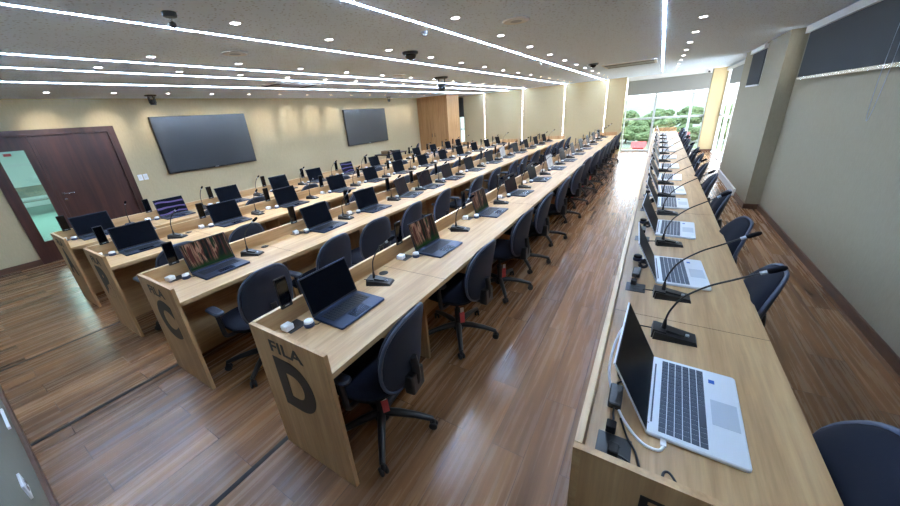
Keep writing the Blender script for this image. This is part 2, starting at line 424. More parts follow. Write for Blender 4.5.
# ------------------------------------------------------------------ door
d = link('door_1', None, None, (XL, 0, 0)); d['kind'] = 'structure'
MB().box(-.13,.03,.72,.82,0,2.07).box(-.13,.03,2.21,2.31,0,2.07).box(-.13,.03,.82,2.21,1.98,2.07).box(-.1,.01,1.24,1.28,0,1.98).build('door_frame', M['door'], d)
MB().box(-.05,-.01,1.285,2.205,.01,1.975).box(-.06,-.04,1.24,2.25,.0,2.0).build('door_leaf', M['door'], d)
b = MB(); b.box(-.05,-.01,.82,.86,0,1.98).box(-.05,-.01,1.15,1.24,0,1.98).box(-.05,-.01,.86,1.15,0,.35).box(-.05,-.01,.86,1.15,1.78,1.98)
sd = b.build('side_panel', M['door'], d)
MB().box(-.034,-.026,.86,1.15,.35,1.78).build('glass_pane', M['glassg'], sd)
MB().box(-.025,-.0235,.92,1.0,1.71,1.75).build('red_notice', mat('red_notice', srgb(170,60,60), .6), sd)
h = MB(); h.lathe([(.024,0),(.024,.008),(.01,.012),(.01,.045)], (-.01,1.33,1.05), 16, 'X'); h.tube([(.035,1.33,1.05),(.038,1.35,1.05),(.035,1.46,1.052)], .008, 8)
h.lathe([(.024,0),(.024,.008),(.008,.01)], (-.01,1.33,.95), 16, 'X')
h.build('door_handle', M['chrome'], d)
# corridor beyond the side glass
cm = mat('corridor_wall', srgb(196,208,208), .8)
b = MB(); b.box(XL-9.1, XL-9, -1.5, 6, 0, 2.6).box(XL-9, XL-.16, -1.6, -1.5, 0, 2.6).box(XL-9, XL-.16, 6, 6.1, 0, 2.6)
struct('wall_corridor', b, cm)
struct('floor_corridor', MB().box(XL-9, XL-.1, -1.6, 6, -.1, 0), mat('corridor_floor', srgb(104,136,128), .35))
struct('ceiling_corridor', MB().box(XL-9, XL-.16, -1.6, 6, 2.6, 2.7), M['white'])
struct('trim_corridor', MB().box(XL-9, XL-8.97, -1.5, 6, 1.30, 1.38), M['alu'])
bn = thing('waiting_bench', 'steel waiting bench seen through the glass beside the door', 'bench', (XL-6.6, 1.9, 0), 0)
MB().box(-.22,.22,-.5,.5,.40,.43).build('seat', M['chrome'], bn)
MB().box(-.25,-.22,-.5,.5,.50,.80).build('backrest', M['chrome'], bn)
MB().box(-.03,.03,-.45,-.40,.02,.40).box(-.25,.25,-.45,-.40,0,.03).box(-.25,-.22,-.45,-.40,.03,.5).build('leg', M['chrome'], bn)
MB().box(-.03,.03,.40,.45,.02,.40).box(-.25,.25,.40,.45,0,.03).box(-.25,-.22,.40,.45,.03,.5).build('leg', M['chrome'], bn)
L = bpy.data.lights.new('corridor_lamp', 'AREA'); L.size = 3; L.energy = 150; L.color = (.9,1,1)
lo = bpy.data.objects.new('corridor_lamp', L); COL.objects.link(lo); lo.location = (XL-4.5, 1.9, 2.55)
# light switches
s_ = thing('light_switch', 'pair of white light switches beside the dark wooden door', 'switch', (XL, 2.45, 1.12))
for dy in (-.075, .01): 
    MB().box(0,.009,dy,dy+.07,-.055,.055).build('switch_plate', M['whitep'], s_)
    MB().box(.009,.013,dy+.018,dy+.052,-.025,.025).build('rocker', M['ring'], s_)

# ------------------------------------------------------------------ wall screens
for y0, y1, lab in ((2.87, 4.73, 'large dark wall television next to the wooden door'), (7.84, 9.80, 'dark wall television farther along the wall toward the cabinet')):
    tv = thing('television', lab, 'television', (XL, (y0+y1)/2, 1.645), 0, 'wall televisions'); w = (y1-y0)/2
    MB().rbox(-w,w,-.545,.545,.03,.075,.01,.004, M=Matrix(((0,0,1,0),(1,0,0,0),(0,1,0,0),(0,0,0,1)))).build('housing', M['tvbez'], tv)
    MB().box(.075,.077,-w+.02,w-.02,-.51,.53).build('screen', M['tv'], tv)
    MB().box(.001,.03,-.3,.3,-.2,.2).build('wall_bracket', M['blackm'], tv)
    MB().box(.0755,.077,-.04,.04,-.535,-.52).build('badge', M['grille'], tv)

# ------------------------------------------------------------------ oak cabinet in the far corner
cb = thing('oak_cabinet', 'tall oak cabinet with two doors filling the far left corner', 'cabinet', (XL, 11.9, 0))
MB().box(0.01,1.41,.02,.95,0,2.515).build('body', M['oak_cab'], cb)
for x0, x1, hx in ((.02,.70,.64),(.71,1.41,.77)):
    dd = MB().box(x0,x1,0,.02,.02,2.50).build('door', M['oak_cab'], cb)
    MB().box(hx-.008,hx+.008,-.02,0,1.0,1.15).build('handle', M['blackm'], dd)

# ------------------------------------------------------------------ text
def text_mesh(txt, h, w=None, mtl=None, off=.03):
    c = bpy.data.curves.new('lettering', 'FONT'); c.body = txt; c.size = 1; c.offset = off; c.extrude = .001; c.align_x = 'LEFT'
    o = bpy.data.objects.new('lettering_tmp', c); COL.objects.link(o)
    dg = bpy.context.evaluated_depsgraph_get(); me = bpy.data.meshes.new_from_object(o.evaluated_get(dg))
    bpy.data.objects.remove(o); bpy.data.curves.remove(c)
    xs = [v.co.x for v in me.vertices]; ys = [v.co.y for v in me.vertices]
    x0, x1, y0, y1 = min(xs), max(xs), min(ys), max(ys)
    for v in me.vertices:
        v.co = Vector(((v.co.x-x0-(x1-x0)/2)/(x1-x0)*w, -.0012 if v.co.z > 0 else 0, (v.co.y-y0)/(y1-y0)*h))
    me.materials.clear(); me.materials.append(mtl); return me

# ------------------------------------------------------------------ desks
def desk_row(letter, x0, x1, y0, y1, units, outlets, label):
    t = thing('desk_row', label, 'desk', (x0, y0, 0), 0, 'long oak desk rows'); W = x1-x0; LEN = y1-y0; T = .022
    MB().box(T, W, T, LEN-T, ZW-.03, ZW).build('worktop', M['oak_y'], t)
    MB().box(0, T, 0, LEN, 0, ZP-.001).build('back_panel', M['oak_y'], t)
    MB().box(0, T-.001, T, LEN-T, ZP-.001, ZP+.001).build('edge_band', M['oak_edge'], t)
    ep = MB().box(T, W, 0, T, 0, ZP).build('end_panel', M['oak_z'], t)
    cx = W/2+.005
    link('lettering', text_mesh('FILA', .072, .26, M['letter'], .022), ep, (cx-.015, -.0005, .742 if letter != 'E' else .715))
    link('lettering', text_mesh(letter, .325, .285, M['letter'], .06), ep, (cx-.01, -.0005, .385))
    MB().box(T, W, LEN-T, LEN, 0, ZP).build('end_panel', M['oak_z'], t)
    for k in range(1, units):
        y = LEN*k/units
        MB().box(T, W-.20, y-.012, y+.012, 0, ZW-.03).build('partition', M['oak_z'], t)
    jm = MB()
    for k in range(1, units, 2): MB().box(T, W, LEN*k/units-.0012, LEN*k/units+.0012, ZW, ZW+.0004).build('worktop_joint', M['duct'], t)
    om = MB().rbox(-.05,.05,-.055,.055,0,.002,.003,.0005).box(-.02,.02,-.02,.0,.002,.003).box(-.02,.02,.012,.03,.002,.003)
    od = om.data('outlet_plate', M['black'])
    gd = MB().lathe([(.034,0),(.034,.003),(.028,.004),(.0,.004)], n=20).data('cable_grommet', M['blackm'])
    for (ox, oy) in outlets: link('outlet_plate', od, t, (ox-x0, oy-y0, ZW))
    if letter != 'E':
        for (ox, oy) in outlets: 
            link('cable_grommet', gd, t, (ox-x0+.03, oy-y0+.74 if oy+.74 < y1-.1 else LEN-.08, ZW))
    return t

LAP = dict(
 D=[1.13,2.165,3.28,4.23,5.18,6.22,7.2,8.2,9.2,10.2,11.2,12.2],
 C=[1.12,2.25,3.02,3.80,4.38,5.08,5.95,6.92,7.72,8.6,9.5,10.4,11.3],
 B=[1.05,1.97,2.85,3.81,4.65,5.5,6.4,7.3,8.2,9.1,10.0,10.9],
 A=[1.03,1.87,2.68,3.6,4.4,5.3,6.2,7.1,8.0,8.9,9.8,10.5],
 E=[1.20,2.37,3.25,4.13,4.76,5.59,6.55,7.6,8.6,9.6,10.6,11.6,12.6])
MIC = dict(
 D=[1.47,2.64,3.68,4.58,5.62,6.7,7.6,8.65,9.65,10.65,11.65,12.55],
 C=[1.42,2.57,3.47,4.13,4.72,5.42,6.35,7.27,8.08,8.98,9.88,10.8,11.7],
 B=[1.38,2.33,3.22,4.15,5.0,5.87,6.75,7.65,8.55,9.45,10.35,11.25],
 A=[1.36,2.25,3.12,4.02,4.8,5.7,6.6,7.5,8.4,9.3,10.15,10.85],
 E=[1.62,2.02,2.87,3.72,4.45,5.15,6.08,7.08,8.1,9.1,10.1,11.1,12.1])
ROWS = dict(D=(-1.678,-1.093,.676,12.93,12), C=(-3.169,-2.584,.66,12.15,12), B=(-4.596,-4.011,.672,11.55,12), A=(-5.891,-5.306,.674,11.05,12), E=(-.083,.558,.75,13.9,13))
where = dict(D='desk row D', C='desk row C', B='desk row B', A='desk row A', E='window-side desk row')
DL = dict(D='oak desk row lettered FILA D on its end panel, nearest the aisle', C='oak desk row lettered FILA C on its near end panel', B='oak desk row lettered FILA B on its near end panel',
          A='oak desk row lettered A, closest to the wall televisions', E='separate oak desk row along the window side with silver laptops')
OUT = {}
for k, (x0,x1,y0,y1,n) in ROWS.items():
    off = -.27 if k != 'E' else -.31
    OUT[k] = [(x0+.085 if k != 'E' else .02, max(y+off, y0+.09)) for y in LAP[k]]
    desk_row(k, x0, x1, y0, y1, n, OUT[k], DL[k])

# ------------------------------------------------------------------ laptops
def make_laptop(kind, label):
    if kind == 'dark': W, D, T = .355, .245, .015; body, key, pad = M['navy'], M['navykey'], M['navypad']
    else: W, D, T = .42, .27, .016; body, key, pad = M['silver'], M['silverkey'], M['silverpad']
    t = thing('laptop', label, 'laptop')
    bs = MB().rbox(-D/2, D/2, -W/2, W/2, .001, T, .012, .003).build('base', body, t)
    MB().box(-D/2+.02,-D/2+.03,-W/2+.03,W/2-.03,0,.002).box(D/2-.03,D/2-.02,-W/2+.03,W/2-.03,0,.002).build('rubber_foot', M['blackm'], bs)
    kb = MB(); rows = 6; x0, x1 = (-D/2+.035, D/2-.10)
    kw0, kw1 = (-W/2+.03, W/2-.03) if kind == 'dark' else (-W/2+.018, W/2-.018)
    nk = 14 if kind == 'dark' else 18
    rx = (x1-x0)/rows; ry = (kw1-kw0)/nk
    for r in range(rows):
        k = 0
        while k < nk:
            span = 5 if (r == rows-1 and k == 4) else 1
            kb.box(x0+r*rx+.0012, x0+(r+1)*rx-.0012, kw0+k*ry+.0012, kw0+(k+span)*ry-.0012, T, T+.0016); k += span
    kb.build('keyboard', key, bs)
    MB().box(D/2-.085, D/2-.012, -.06 if kind=='dark' else -.075, .06 if kind=='dark' else .045, T, T+.0006).build('touchpad', pad, bs)
    if kind != 'dark':
        MB().box(D/2-.085, D/2-.067, .135, .155, T, T+.0007).build('sticker', M['sticker'], bs)
        MB().box(-D/2+.012, -D/2+.017, -W/2+.05, W/2-.05, T, T+.001).build('speaker_slot', M['silverkey'], bs)
    ang = math.radians(15 if kind == 'dark' else 27)
    ld = MB(); H = D - .004
    ld.rbox(-.006, 0, -W/2, W/2, .002, H, .003, .001)   # stands upright, back face at -x
    lid = ld.build('lid', body, t, (-D/2+.006, 0, T-.002), (0, -ang, 0))
    MB().box(0, .0008, -W/2+.003, W/2-.003, .006, H-.003).build('bezel', M['blackm'], lid)
    MB().box(.0008, .0014, -W/2+.009, W/2-.009, .018, H-.009).build('screen', SCR['off'], lid)
    MB().tube([(-D/2+.005,-W/2+.04,T),(-D/2+.005,W/2-.04,T)], .005, 8).build('hinge', body, t)
    return t
LP = make_laptop('dark', ''); LS = make_laptop('silver', '')
def set_screen(lap, kind):
    lid = [c for c in lap.children if c.name.startswith('lid')][0]
    sc = [c for c in lid.children if c.name.startswith('screen')][0]
    key = sc.data.name.split('.')[0] + '_' + kind + ('_s' if 'silver' in lap['label'] else '')
    me = bpy.data.meshes.get(key)
    if not me:
        me = sc.data.copy(); me.name = key; me.materials[0] = SCR[kind]
    sc.data = me
desc = dict(off='dark screen', forest='forest picture on screen', waves='purple waves on screen', light='pale window on screen', dim='dim picture on screen')
scrn = dict(D={2:'forest',3:'forest',4:'dim',6:'light',8:'dim'}, C={1:'forest',4:'dim',5:'dim',6:'dim',9:'light'},
            B={4:'off',5:'off',6:'off'}, A={1:'off',2:'waves',6:'waves',7:'off'}, E={})
used = {'dark': False, 'silver': False}
LAPTOPS = {}
for k in 'DCBAE':
    x0, x1 = ROWS[k][:2]
    for i, y in enumerate(LAP[k]):
        s = scrn[k].get(i+1, 'off')
        if k == 'E': lab = 'open silver laptop, %s from the near end of the window-side desk row' % ordn(i+1)
        else: lab = 'navy laptop with %s, %s from the near end of desk row %s' % (desc[s], ordn(i+1), k)
        src = LS if k == 'E' else LP; kind = 'silver' if k == 'E' else 'dark'
        X = .245 if k == 'E' else x0 + .258; rz = random.uniform(-.05, .05)
        if (k, i) in (('E', 0),): rz = -.035
        if (k, i) in (('D', 0), ('C', 0)): rz = 0
        if k == 'C' and i == 3: rz = .22
        loc = (X, y, ZW)
        if not used[kind]:
            used[kind] = True; o = src; o.location = loc; o.rotation_euler = (0,0,rz); o['label'] = lab; o['group'] = 'laptops on '+where[k]
        else: o = dup(src, loc, rz, lab, 'laptops on '+where[k])
        if s != 'off': set_screen(o, s)
        LAPTOPS[(k, i)] = o

# ------------------------------------------------------------------ microphones
def make_mic(style):
    t = thing('gooseneck_microphone', '', 'microphone')
    b = MB()
    # body outline (x to the user), tapered and stepped
    def slab(xa, xb, wa, wb, za, zb, z0=0):
        vs = [(xa,-wa,z0),(xb,-wb,z0),(xb,wb,z0),(xa,wa,z0),(xa+.004,-wa+.006,za),(xb-.006,-wb+.006,zb),(xb-.006,wb-.006,zb),(xa+.004,wa-.006,za)]
        b.add(vs, [(0,3,2,1),(4,5,6,7),(0,1,5,4),(1,2,6,5),(2,3,7,6),(3,0,4,7)])
    slab(-.075, .095, .057, .043, .036, .016)
    slab(-.082, -.02, .045, .045, .042, .038)
    slab(-.03, .05, .030, .022, .043, .028)
    b.build('base', M['black'], t)
    MB().rbox(.050,.064,-.007,.007,.018,.0275,.003,.001).build('talk_button', M['grille'], t)
    n = [(-.035,0,.038),(-.035,0,.07)]
    if style == 'upright': pts = [(-.035,0,.07),(-.032,0,.12),(-.022,0,.17),(.008,0,.225),(.055,0,.275),(.095,0,.305)]; hd = Vector((.7,0,.45))
    elif style == 'lean': pts = [(-.035,0,.07),(-.03,0,.12),(-.01,0,.17),(.05,0,.235),(.14,0,.30),(.21,0,.35)]; hd = Vector((.8,0,.55))
    else: pts = [(-.035,0,.07),(-.033,0,.10),(-.022,0,.145),(.012,0,.215),(.085,0,.285),(.165,0,.335),(.235,0,.378)]; hd = Vector((.82,0,.47))
    # smooth the neck
    P = [Vector(p) for p in pts]; out = []
    for i in range(len(P)-1):
        p0, p1, p2, p3 = P[max(i-1,0)], P[i], P[i+1], P[min(i+2,len(P)-1)]
        for j in range(4):
            u = j/4
            out.append(.5*((2*p1)+(-p0+p2)*u+(2*p0-5*p1+4*p2-p3)*u*u+(-p0+3*p1-3*p2+p3)*u**3))
    out.append(P[-1])
    MB().tube([(-.035,0,.034),(-.035,0,.06),(-.035,0,.085)], [.012,.009,.0055], 10).build('neck_socket', M['black'], t)
    nk = MB().tube(out, .0042, 8).build('gooseneck', M['black'], t)
    hd.normalize(); e = P[-1]
    MB().tube([e-hd*.006, e+hd*.016], .0075, 10).build('collar', M['grille'], nk)
    MB().tube([e+hd*.014, e+hd*.022, e+hd*.042, e+hd*.064, e+hd*.074], [.006,.0105,.0115,.0105,.005], 12).build('microphone_head', M['foam'], nk)
    MB().tube([(-.078,.02,.012),(-.10,.022,.010),(-.13,.03,.004)], .003, 6).build('cable', M['cable'], t)
    return t
MS = {s: make_mic(s) for s in ('upright','lean','long')}; mused = set()
for k in 'DCBAE':
    x0, x1 = ROWS[k][:2]
    for i, y in enumerate(MIC[k]):
        st = 'long' if k == 'E' else ('lean' if (k == 'D' and i > 5) else 'upright')
        X = .19 if k == 'E' else x0+.19
        rz = random.uniform(-.1,.5)
        if k == 'E': rz = random.uniform(-.12,.1)
        lab = 'black gooseneck microphone, %s from the near end of the %s' % (ordn(i+1), where[k]) if k == 'E' else 'black gooseneck microphone, %s from the near end of %s' % (ordn(i+1), where[k])
        if st not in mused:
            mused.add(st); o = MS[st]; o.location = (X,y,ZW); o.rotation_euler = (0,0,rz); o['label'] = lab; o['group'] = 'microphones on '+where[k]
        else: dup(MS[st], (X,y,ZW), rz, lab, 'microphones on '+where[k])

# ------------------------------------------------------------------ small upright terminals
tt = thing('voting_terminal', '', 'terminal')
MB().rbox(-.036,.036,-.012,.175,0,.009,.006,.001, M=Matrix(((0,0,1,0),(1,0,0,0),(0,1,0,0),(0,0,0,1)))).build('housing', M['black'], tt)
MB().box(.009,.0096,-.032,.032,.012,.168).build('screen', M['glossblack'], tt)
MB().box(.009,.0096,-.014,.014,0,.005).build('badge', M['grille'], tt)
MB().box(-.001,0,-.02,.02,-.012,.002).build('bracket', M['blackm'], tt)
first = True
for k in 'DCBA':
    x0 = ROWS[k][0]
    for i, y in enumerate(LAP[k]):
        yy = y - .235 + random.uniform(-.015,.015); lab = 'small upright black terminal, %s from the near end of %s' % (ordn(i+1), where[k])
        loc = (x0+.023, yy, ZP-.0)
        if first: tt.location = loc; tt['label'] = lab; tt['group'] = 'terminals on '+where[k]; first = False
        else: dup(tt, loc, random.uniform(-.06,.06), lab, 'terminals on '+where[k])

# ------------------------------------------------------------------ plugs and chargers
pl = thing('power_adapter', '', 'plug')
MB().rbox(-.026,.026,-.026,.026,0,.034,.007,.004).build('adapter_body', M['whitep'], pl)
MB().box(-.006,.006,.026,.0275,.010,.020).build('usb_port', M['black'], pl)
ch = thing('laptop_charger', '', 'charger')
MB().lathe([(.022,0),(.029,.004),(.030,.016),(.026,.022),(0,.024)], n=22).build('puck', M['bluegrey'], ch)
MB().lathe([(.020,.024),(.026,.027),(.024,.040),(.014,.043),(0,.043)], n=18).build('wrap_cap', M['whitep'], ch)
pts = [(.02,.01,.012),(.035,.03,.006),(.03,.055,.004),(.012,.07,.004),(.03,.082,.006),(.05,.09,.008)]
MB().tube(pts, .0025, 6).build('cable', M['cable'], ch)
ce = thing('charging_brick', '', 'charger')
MB().rbox(-.022,.022,-.055,.055,0,.028,.008,.004).build('brick', M['black'], ce)
def coil(cx, cy, cz, r, turns, seed):
    rr = random.Random(seed); out = []
    n = int(turns*14)
    for k in range(n+1):
        a = 2*PI*k/14; q = r*(.75+.35*math.sin(k*.43+seed))
        out.append((cx+q*math.cos(a)*.75, cy+q*math.sin(a)*1.15, cz+.004+.03*(k/n)*(.6+.4*math.sin(k*.9))))
    return out
c2 = coil(.012,.15,0,.046,5.3,2); 
MB().tube([(0,.055,.012),(.0,.08,.008)]+c2, .0035, 6).build('coiled_cable', M['cable'], ce)
MB().tube([(0,-.055,.012),(.0,-.08,.006),(.004,-.11,.012),(0,-.135,.014)], .0035, 6).build('mains_cable', M['cable'], ce)
MB().rbox(-.015,.015,-.165,-.13,0,.03,.005,.002).build('plug', M['blackm'], ce)
fp = fc = fe = True
for k in 'DCBA':
    for i, (ox, oy) in enumerate(OUT[k]):
        jx, jy = random.uniform(-.006,.006), random.uniform(-.012,.012)
        lab = 'white power adapter on the outlet, %s from the near end of %s' % (ordn(i+1), where[k])
        L1 = (ox-.005+jx, oy-.03+jy, ZW+.003)
        if fp: pl.location = L1; pl['label'] = lab; pl['group'] = 'power adapters on '+where[k]; fp = False
        else: dup(pl, L1, random.uniform(-.3,.3), lab, 'power adapters on '+where[k])
        lab = 'round charger with white wrap, %s from the near end of %s' % (ordn(i+1), where[k])
        rz = random.uniform(-.2,.2)
        L2 = (ox+.085, oy+.045+jy*.5, ZW)
        if fc: ch.location = L2; ch['label'] = lab; ch['group'] = 'round chargers on '+where[k]; fc = False
        else: dup(ch, L2, rz, lab, 'round chargers on '+where[k])
for i, (ox, oy) in enumerate(OUT['E']):
    lab = 'black charging brick with coiled cable, %s from near end of window-side row' % ordn(i+1)
    L3 = (ox-.005, oy+.19, ZW)
    if i == 0: L3 = (.005, oy+.22, ZW)
    if fe: ce.location = L3; ce['label'] = lab; ce['group'] = 'charging bricks on the window-side row'; fe = False
    else: dup(ce, L3, random.uniform(-.12,.12), lab, 'charging bricks on the window-side row')
    if i:
        L4 = dup(ch, (ox-.01, oy+.42 if i != 3 else oy+.40, ZW), random.uniform(0,6), 'dark round cable hub beside the coil, %s on the window-side row' % ordn(i+1), 'cable hubs on the window-side row')
        L4.name = 'cable_hub'
        for c in L4.children:
            if c.name.startswith('wrap_cap'):
                me = bpy.data.meshes.get('wrap_cap_dark')
                if not me: me = c.data.copy(); me.name = 'wrap_cap_dark'; me.materials[0] = M['blackm']
                c.data = me
# the white cable at the nearest silver laptop
def cr(pts, n=6):
    P = [Vector(p) for p in pts]; out = []
    for i in range(len(P)-1):
        p0, p1, p2, p3 = P[max(i-1,0)], P[i], P[i+1], P[min(i+2,len(P)-1)]
        for j in range(n):
            u = j/n; out.append(.5*((2*p1)+(-p0+p2)*u+(2*p0-5*p1+4*p2-p3)*u*u+(-p0+3*p1-3*p2+p3)*u**3))
    out.append(P[-1]); return out
z = ZW
wc = thing('display_cable', 'long white cable looping from the nearest silver laptop', 'cable', (0,0,0))
MB().tube(cr([(.155,.987,z+.008),(.155,.965,z+.006),(.14,.945,z+.005),(.10,.95,z+.005),(.06,.99,z+.005),(.02,1.06,z+.005),(-.025,1.2,z+.006),(-.035,1.35,z+.006),(-.02,1.5,z+.03),(.0,1.62,z+.012),(.01,1.72,z+.006)]), .0048, 8).build('cord', M['whitep'], wc)
MB().rbox(.147,.163,.965,.992,z+.003,z+.013,.003,.001).build('connector', M['whitep'], wc)
bc = thing('electric_cable', 'black cord from the nearest outlet running across the worktop end', 'cable', (0,0,0))
MB().tube(cr([(.02,.86,z+.02),(.06,.85,z+.02),(.11,.82,z+.008),(.135,.80,z+.006),(.15,.82,z+.005),(.155,.87,z+.005),(.17,.88,z+.005),(.19,.85,z+.005),(.215,.80,z+.005)]), .0036, 8).build('cord', M['cable'], bc)
MB().rbox(.005,.035,.85,.89,z+.002,z+.034,.006,.003).build('plug', M['blackm'], bc)
b2 = MB().tube(cr([(.03,1.02,z+.006),(.055,.95,z+.006),(.08,.90,z+.012),(.10,.83,z+.005),(.105,.80,z+.005)]), .0036, 8).build('charger_lead', M['cable']); tag(b2, 'short black lead hanging off the nearest black charging brick', 'cable')

# ------------------------------------------------------------------ chairs (front toward -x)
def make_chair():
    t = thing('office_chair', '', 'chair')
    b = MB(); b.lathe([(.045,.06),(.05,.075),(.045,.115),(.030,.125),(.03,.13)], n=18)
    for k in range(5):
        a = 2*PI*k/5 + .3; c, s = math.cos(a), math.sin(a)
        P = [(.03*c,.03*s,.105),(.12*c,.12*s,.108),(.22*c,.22*s,.098),(.29*c,.29*s,.082),(.325*c,.325*s,.072)]
        b.tube(P, [.026,.024,.020,.018,.016], 8)
    b.build('star_base', M['black'], t)
    for k in range(5):
        a = 2*PI*k/5 + .3; c, s = math.cos(a), math.sin(a)
        cm_ = MB(); R = Matrix.Rotation(a + .6*math.sin(k*2.1), 3, 'Z')
        for dy in (-.022, .006):
            cm_.lathe([(.006,0),(.022,0),(.026,.003),(.026,.013),(.022,.016),(.006,.016)], (0,dy,.026), 16, 'Y')
        cm_.lathe([(.012,.030),(.016,.045),(.012,.062),(.007,.075)], n=10)
        cm_.v = [tuple(R @ Vector(v) + Vector((.325*c,.325*s,0))) for v in cm_.v]
        cm_.build('caster', M['blackm'], t)
    MB().lathe([(.025,.12),(.025,.26),(.014,.26),(.014,.40)], n=14).build('gas_column', M['black'], t)
    MB().box(-.10,.12,-.07,.07,.385,.425).tube([(0,.06,.40),(0,.20,.40),(0,.23,.395)], .006, 6).build('mechanism', M['blackm'], t)
    # seat
    def ol(a):
        c, s = math.cos(a), math.sin(a); p = .62
        return (.235*abs(c)**p*(1 if c > 0 else -1), .245*abs(s)**p*(1 if s > 0 else -1))
    st = MB().pillow(ol, lambda u, v, d: (u-.01, v, .462+d + (-.018*((-u-.12)/.12)**2 if u < -.12 else 0)), .038, .020).build('seat', M['fab'], t)
    MB().pillow(lambda a: tuple(q*.96 for q in ol(a)), lambda u, v, d: (u-.01, v, .438+d), .004, .016).build('seat_pan', M['blackm'], st)
    # back
    def ob(a):
        c, s = math.cos(a), math.sin(a)
        v = .228*abs(s)**.62*(1 if s > 0 else -1)
        w = .198*(1 - .22*max(0, v/.228)**1.8 - .08*max(0, -v/.228)**2)
        return (w*abs(c)**.60*(1 if c > 0 else -1), v)
    def pb(off):
        def f(u, v, d):
            x = .26 + .035*(v/.2) + .016*(v/.2)**2 - .035*(u/.2)**2
            return (x - d + off, u, .675 + v)
        return f
    bk = MB().pillow(ob, pb(0), .064, .006, p=4.5).build('backrest', M['fab'], t)
    MB().pillow(lambda a: tuple(q*.985 for q in ob(a)), pb(.010), .004, .020, p=4).build('back_shell', M['shell'], bk)
    # rim trim
    rp = [pb(.004)(*[q*1.006 for q in ob(2*PI*k/40)], 0) for k in range(41)]
    MB().tube(rp, .010, 6, caps=False).build('edge_trim', M['rim'], bk)
    s_ = MB(); s_.tube(cr([(.08,0,.405),(.20,0,.40),(.275,0,.42),(.30,0,.47),(.30,0,.55),(.29,0,.62)], 3), [.022]*16, 8)
    s_.rbox(.25,.312,-.06,.06,.405,.53,.012,.006)
    s_.build('back_support', M['black'], t)
    for sg in (-1, 1):
        ar = MB(); ar.tube(cr([(.03,sg*.12,.405),(.03,sg*.22,.402),(.03,sg*.268,.42),(.03,sg*.275,.50),(.02,sg*.275,.605)], 3), .016, 8)
        A = ar.build('armrest', M['black'], t)
        MB().rbox(-.10,.09,sg*.272-.034,sg*.272+.034,.602,.628,.032,.009).build('arm_pad', M['pad'], A)
    tg = MB().box(-.0007,.0007,-.020,.020,-.17,-.05).build('hanging_tag', M['pink'], t, (.075,-.045,.31), (.05,.18,-.75))
    MB().box(-.001,.001,-.014,.014,-.05,.0).build('tag_strap', M['whitep'], tg)
    return t
CH = make_chair(); fch = True
CY = dict(
 D=[1.05,1.99,2.9,3.7,4.6,5.7,6.6,7.6,8.35,9.2,10.1,11.0,12.0],
 C=[1.07,1.75,2.32,2.90,3.6,4.56,5.34,6.18,6.80,7.77,8.7,9.35,10.2,11.0],
 B=[.92,1.68,2.6,3.3,4.38,5.45,6.2,7.3,7.95,8.7,9.5,10.4],
 A=[1.15,1.95,2.6,3.5,4.3,5.2,6.1,7.0,7.9,8.7,9.6],
 E=[1.06,2.27,3.14,4.14,5.06,5.92,6.9,7.77,8.6,9.5,10.4,11.4,12.5])
CX = dict(D=-1.235, C=-2.50, B=-3.76, A=-5.08, E=.36)
extra = {('D',0):(-1.225,1.05,.10), ('D',1):(-1.24,2.08,-.05), ('D',2):(-1.23,3.0,-.05), ('C',0):(-2.50,1.10,-.02), ('B',0):(-3.82,1.08,0.0)}
def prev_ok(): pass
for k in 'DCBAE':
    last = -9
    for i, y in enumerate(CY[k]):
        if y - last < .58: y = last + .58
        last = y
        X, rz = CX[k] + random.uniform(-.02,.02), random.uniform(-.15,.12)
        if (k, i) in extra: X, y, rz = extra[(k, i)]
        if k == 'E':
            lab = 'dark office chair at the right of the window-side desk row, %s from near' % ordn(i+1)
        else: lab = 'dark office chair tucked at %s, %s from the near end' % (where[k], ordn(i+1))
        if fch: CH.location = (X,y,0); CH.rotation_euler = (0,0,rz); CH['label'] = lab; CH['group'] = 'office chairs at '+where[k]; fch = False
        else: dup(CH, (X,y,0), rz, lab, 'office chairs at '+where[k])
# chair and side table by the television wall
dup(CH, (-7.75, 10.35, 0), .6, 'dark office chair standing alone by the beige television wall', 'office chairs by the television wall')
sd = thing('side_table', 'low dark side table against the television wall', 'table', (-7.75, 9.2, 0))
MB().rbox(-.28,.28,-.55,.55,.70,.73,.01,.003).build('tabletop', M['door'], sd)
for sx in (-.24,.24):
    for sy in (-.5,.5): MB().box(sx-.02,sx+.02,sy-.02,sy+.02,0,.70).build('leg', M['blackm'], sd)
o = MB().rbox(-.12,.12,-.16,.16,0,.10,.01,.004).build('cardboard_box', M['bag'], None, (-7.75,8.95,.73), (0,0,.3)); tag(o, 'brown cardboard box on the low dark side table', 'box')
o = MB().rbox(-.10,.10,-.13,.13,0,.06,.01,.004).build('equipment_box', M['black'], None, (-7.74,9.45,.73), (0,0,-.2)); tag(o, 'black equipment box on the low dark side table', 'box')

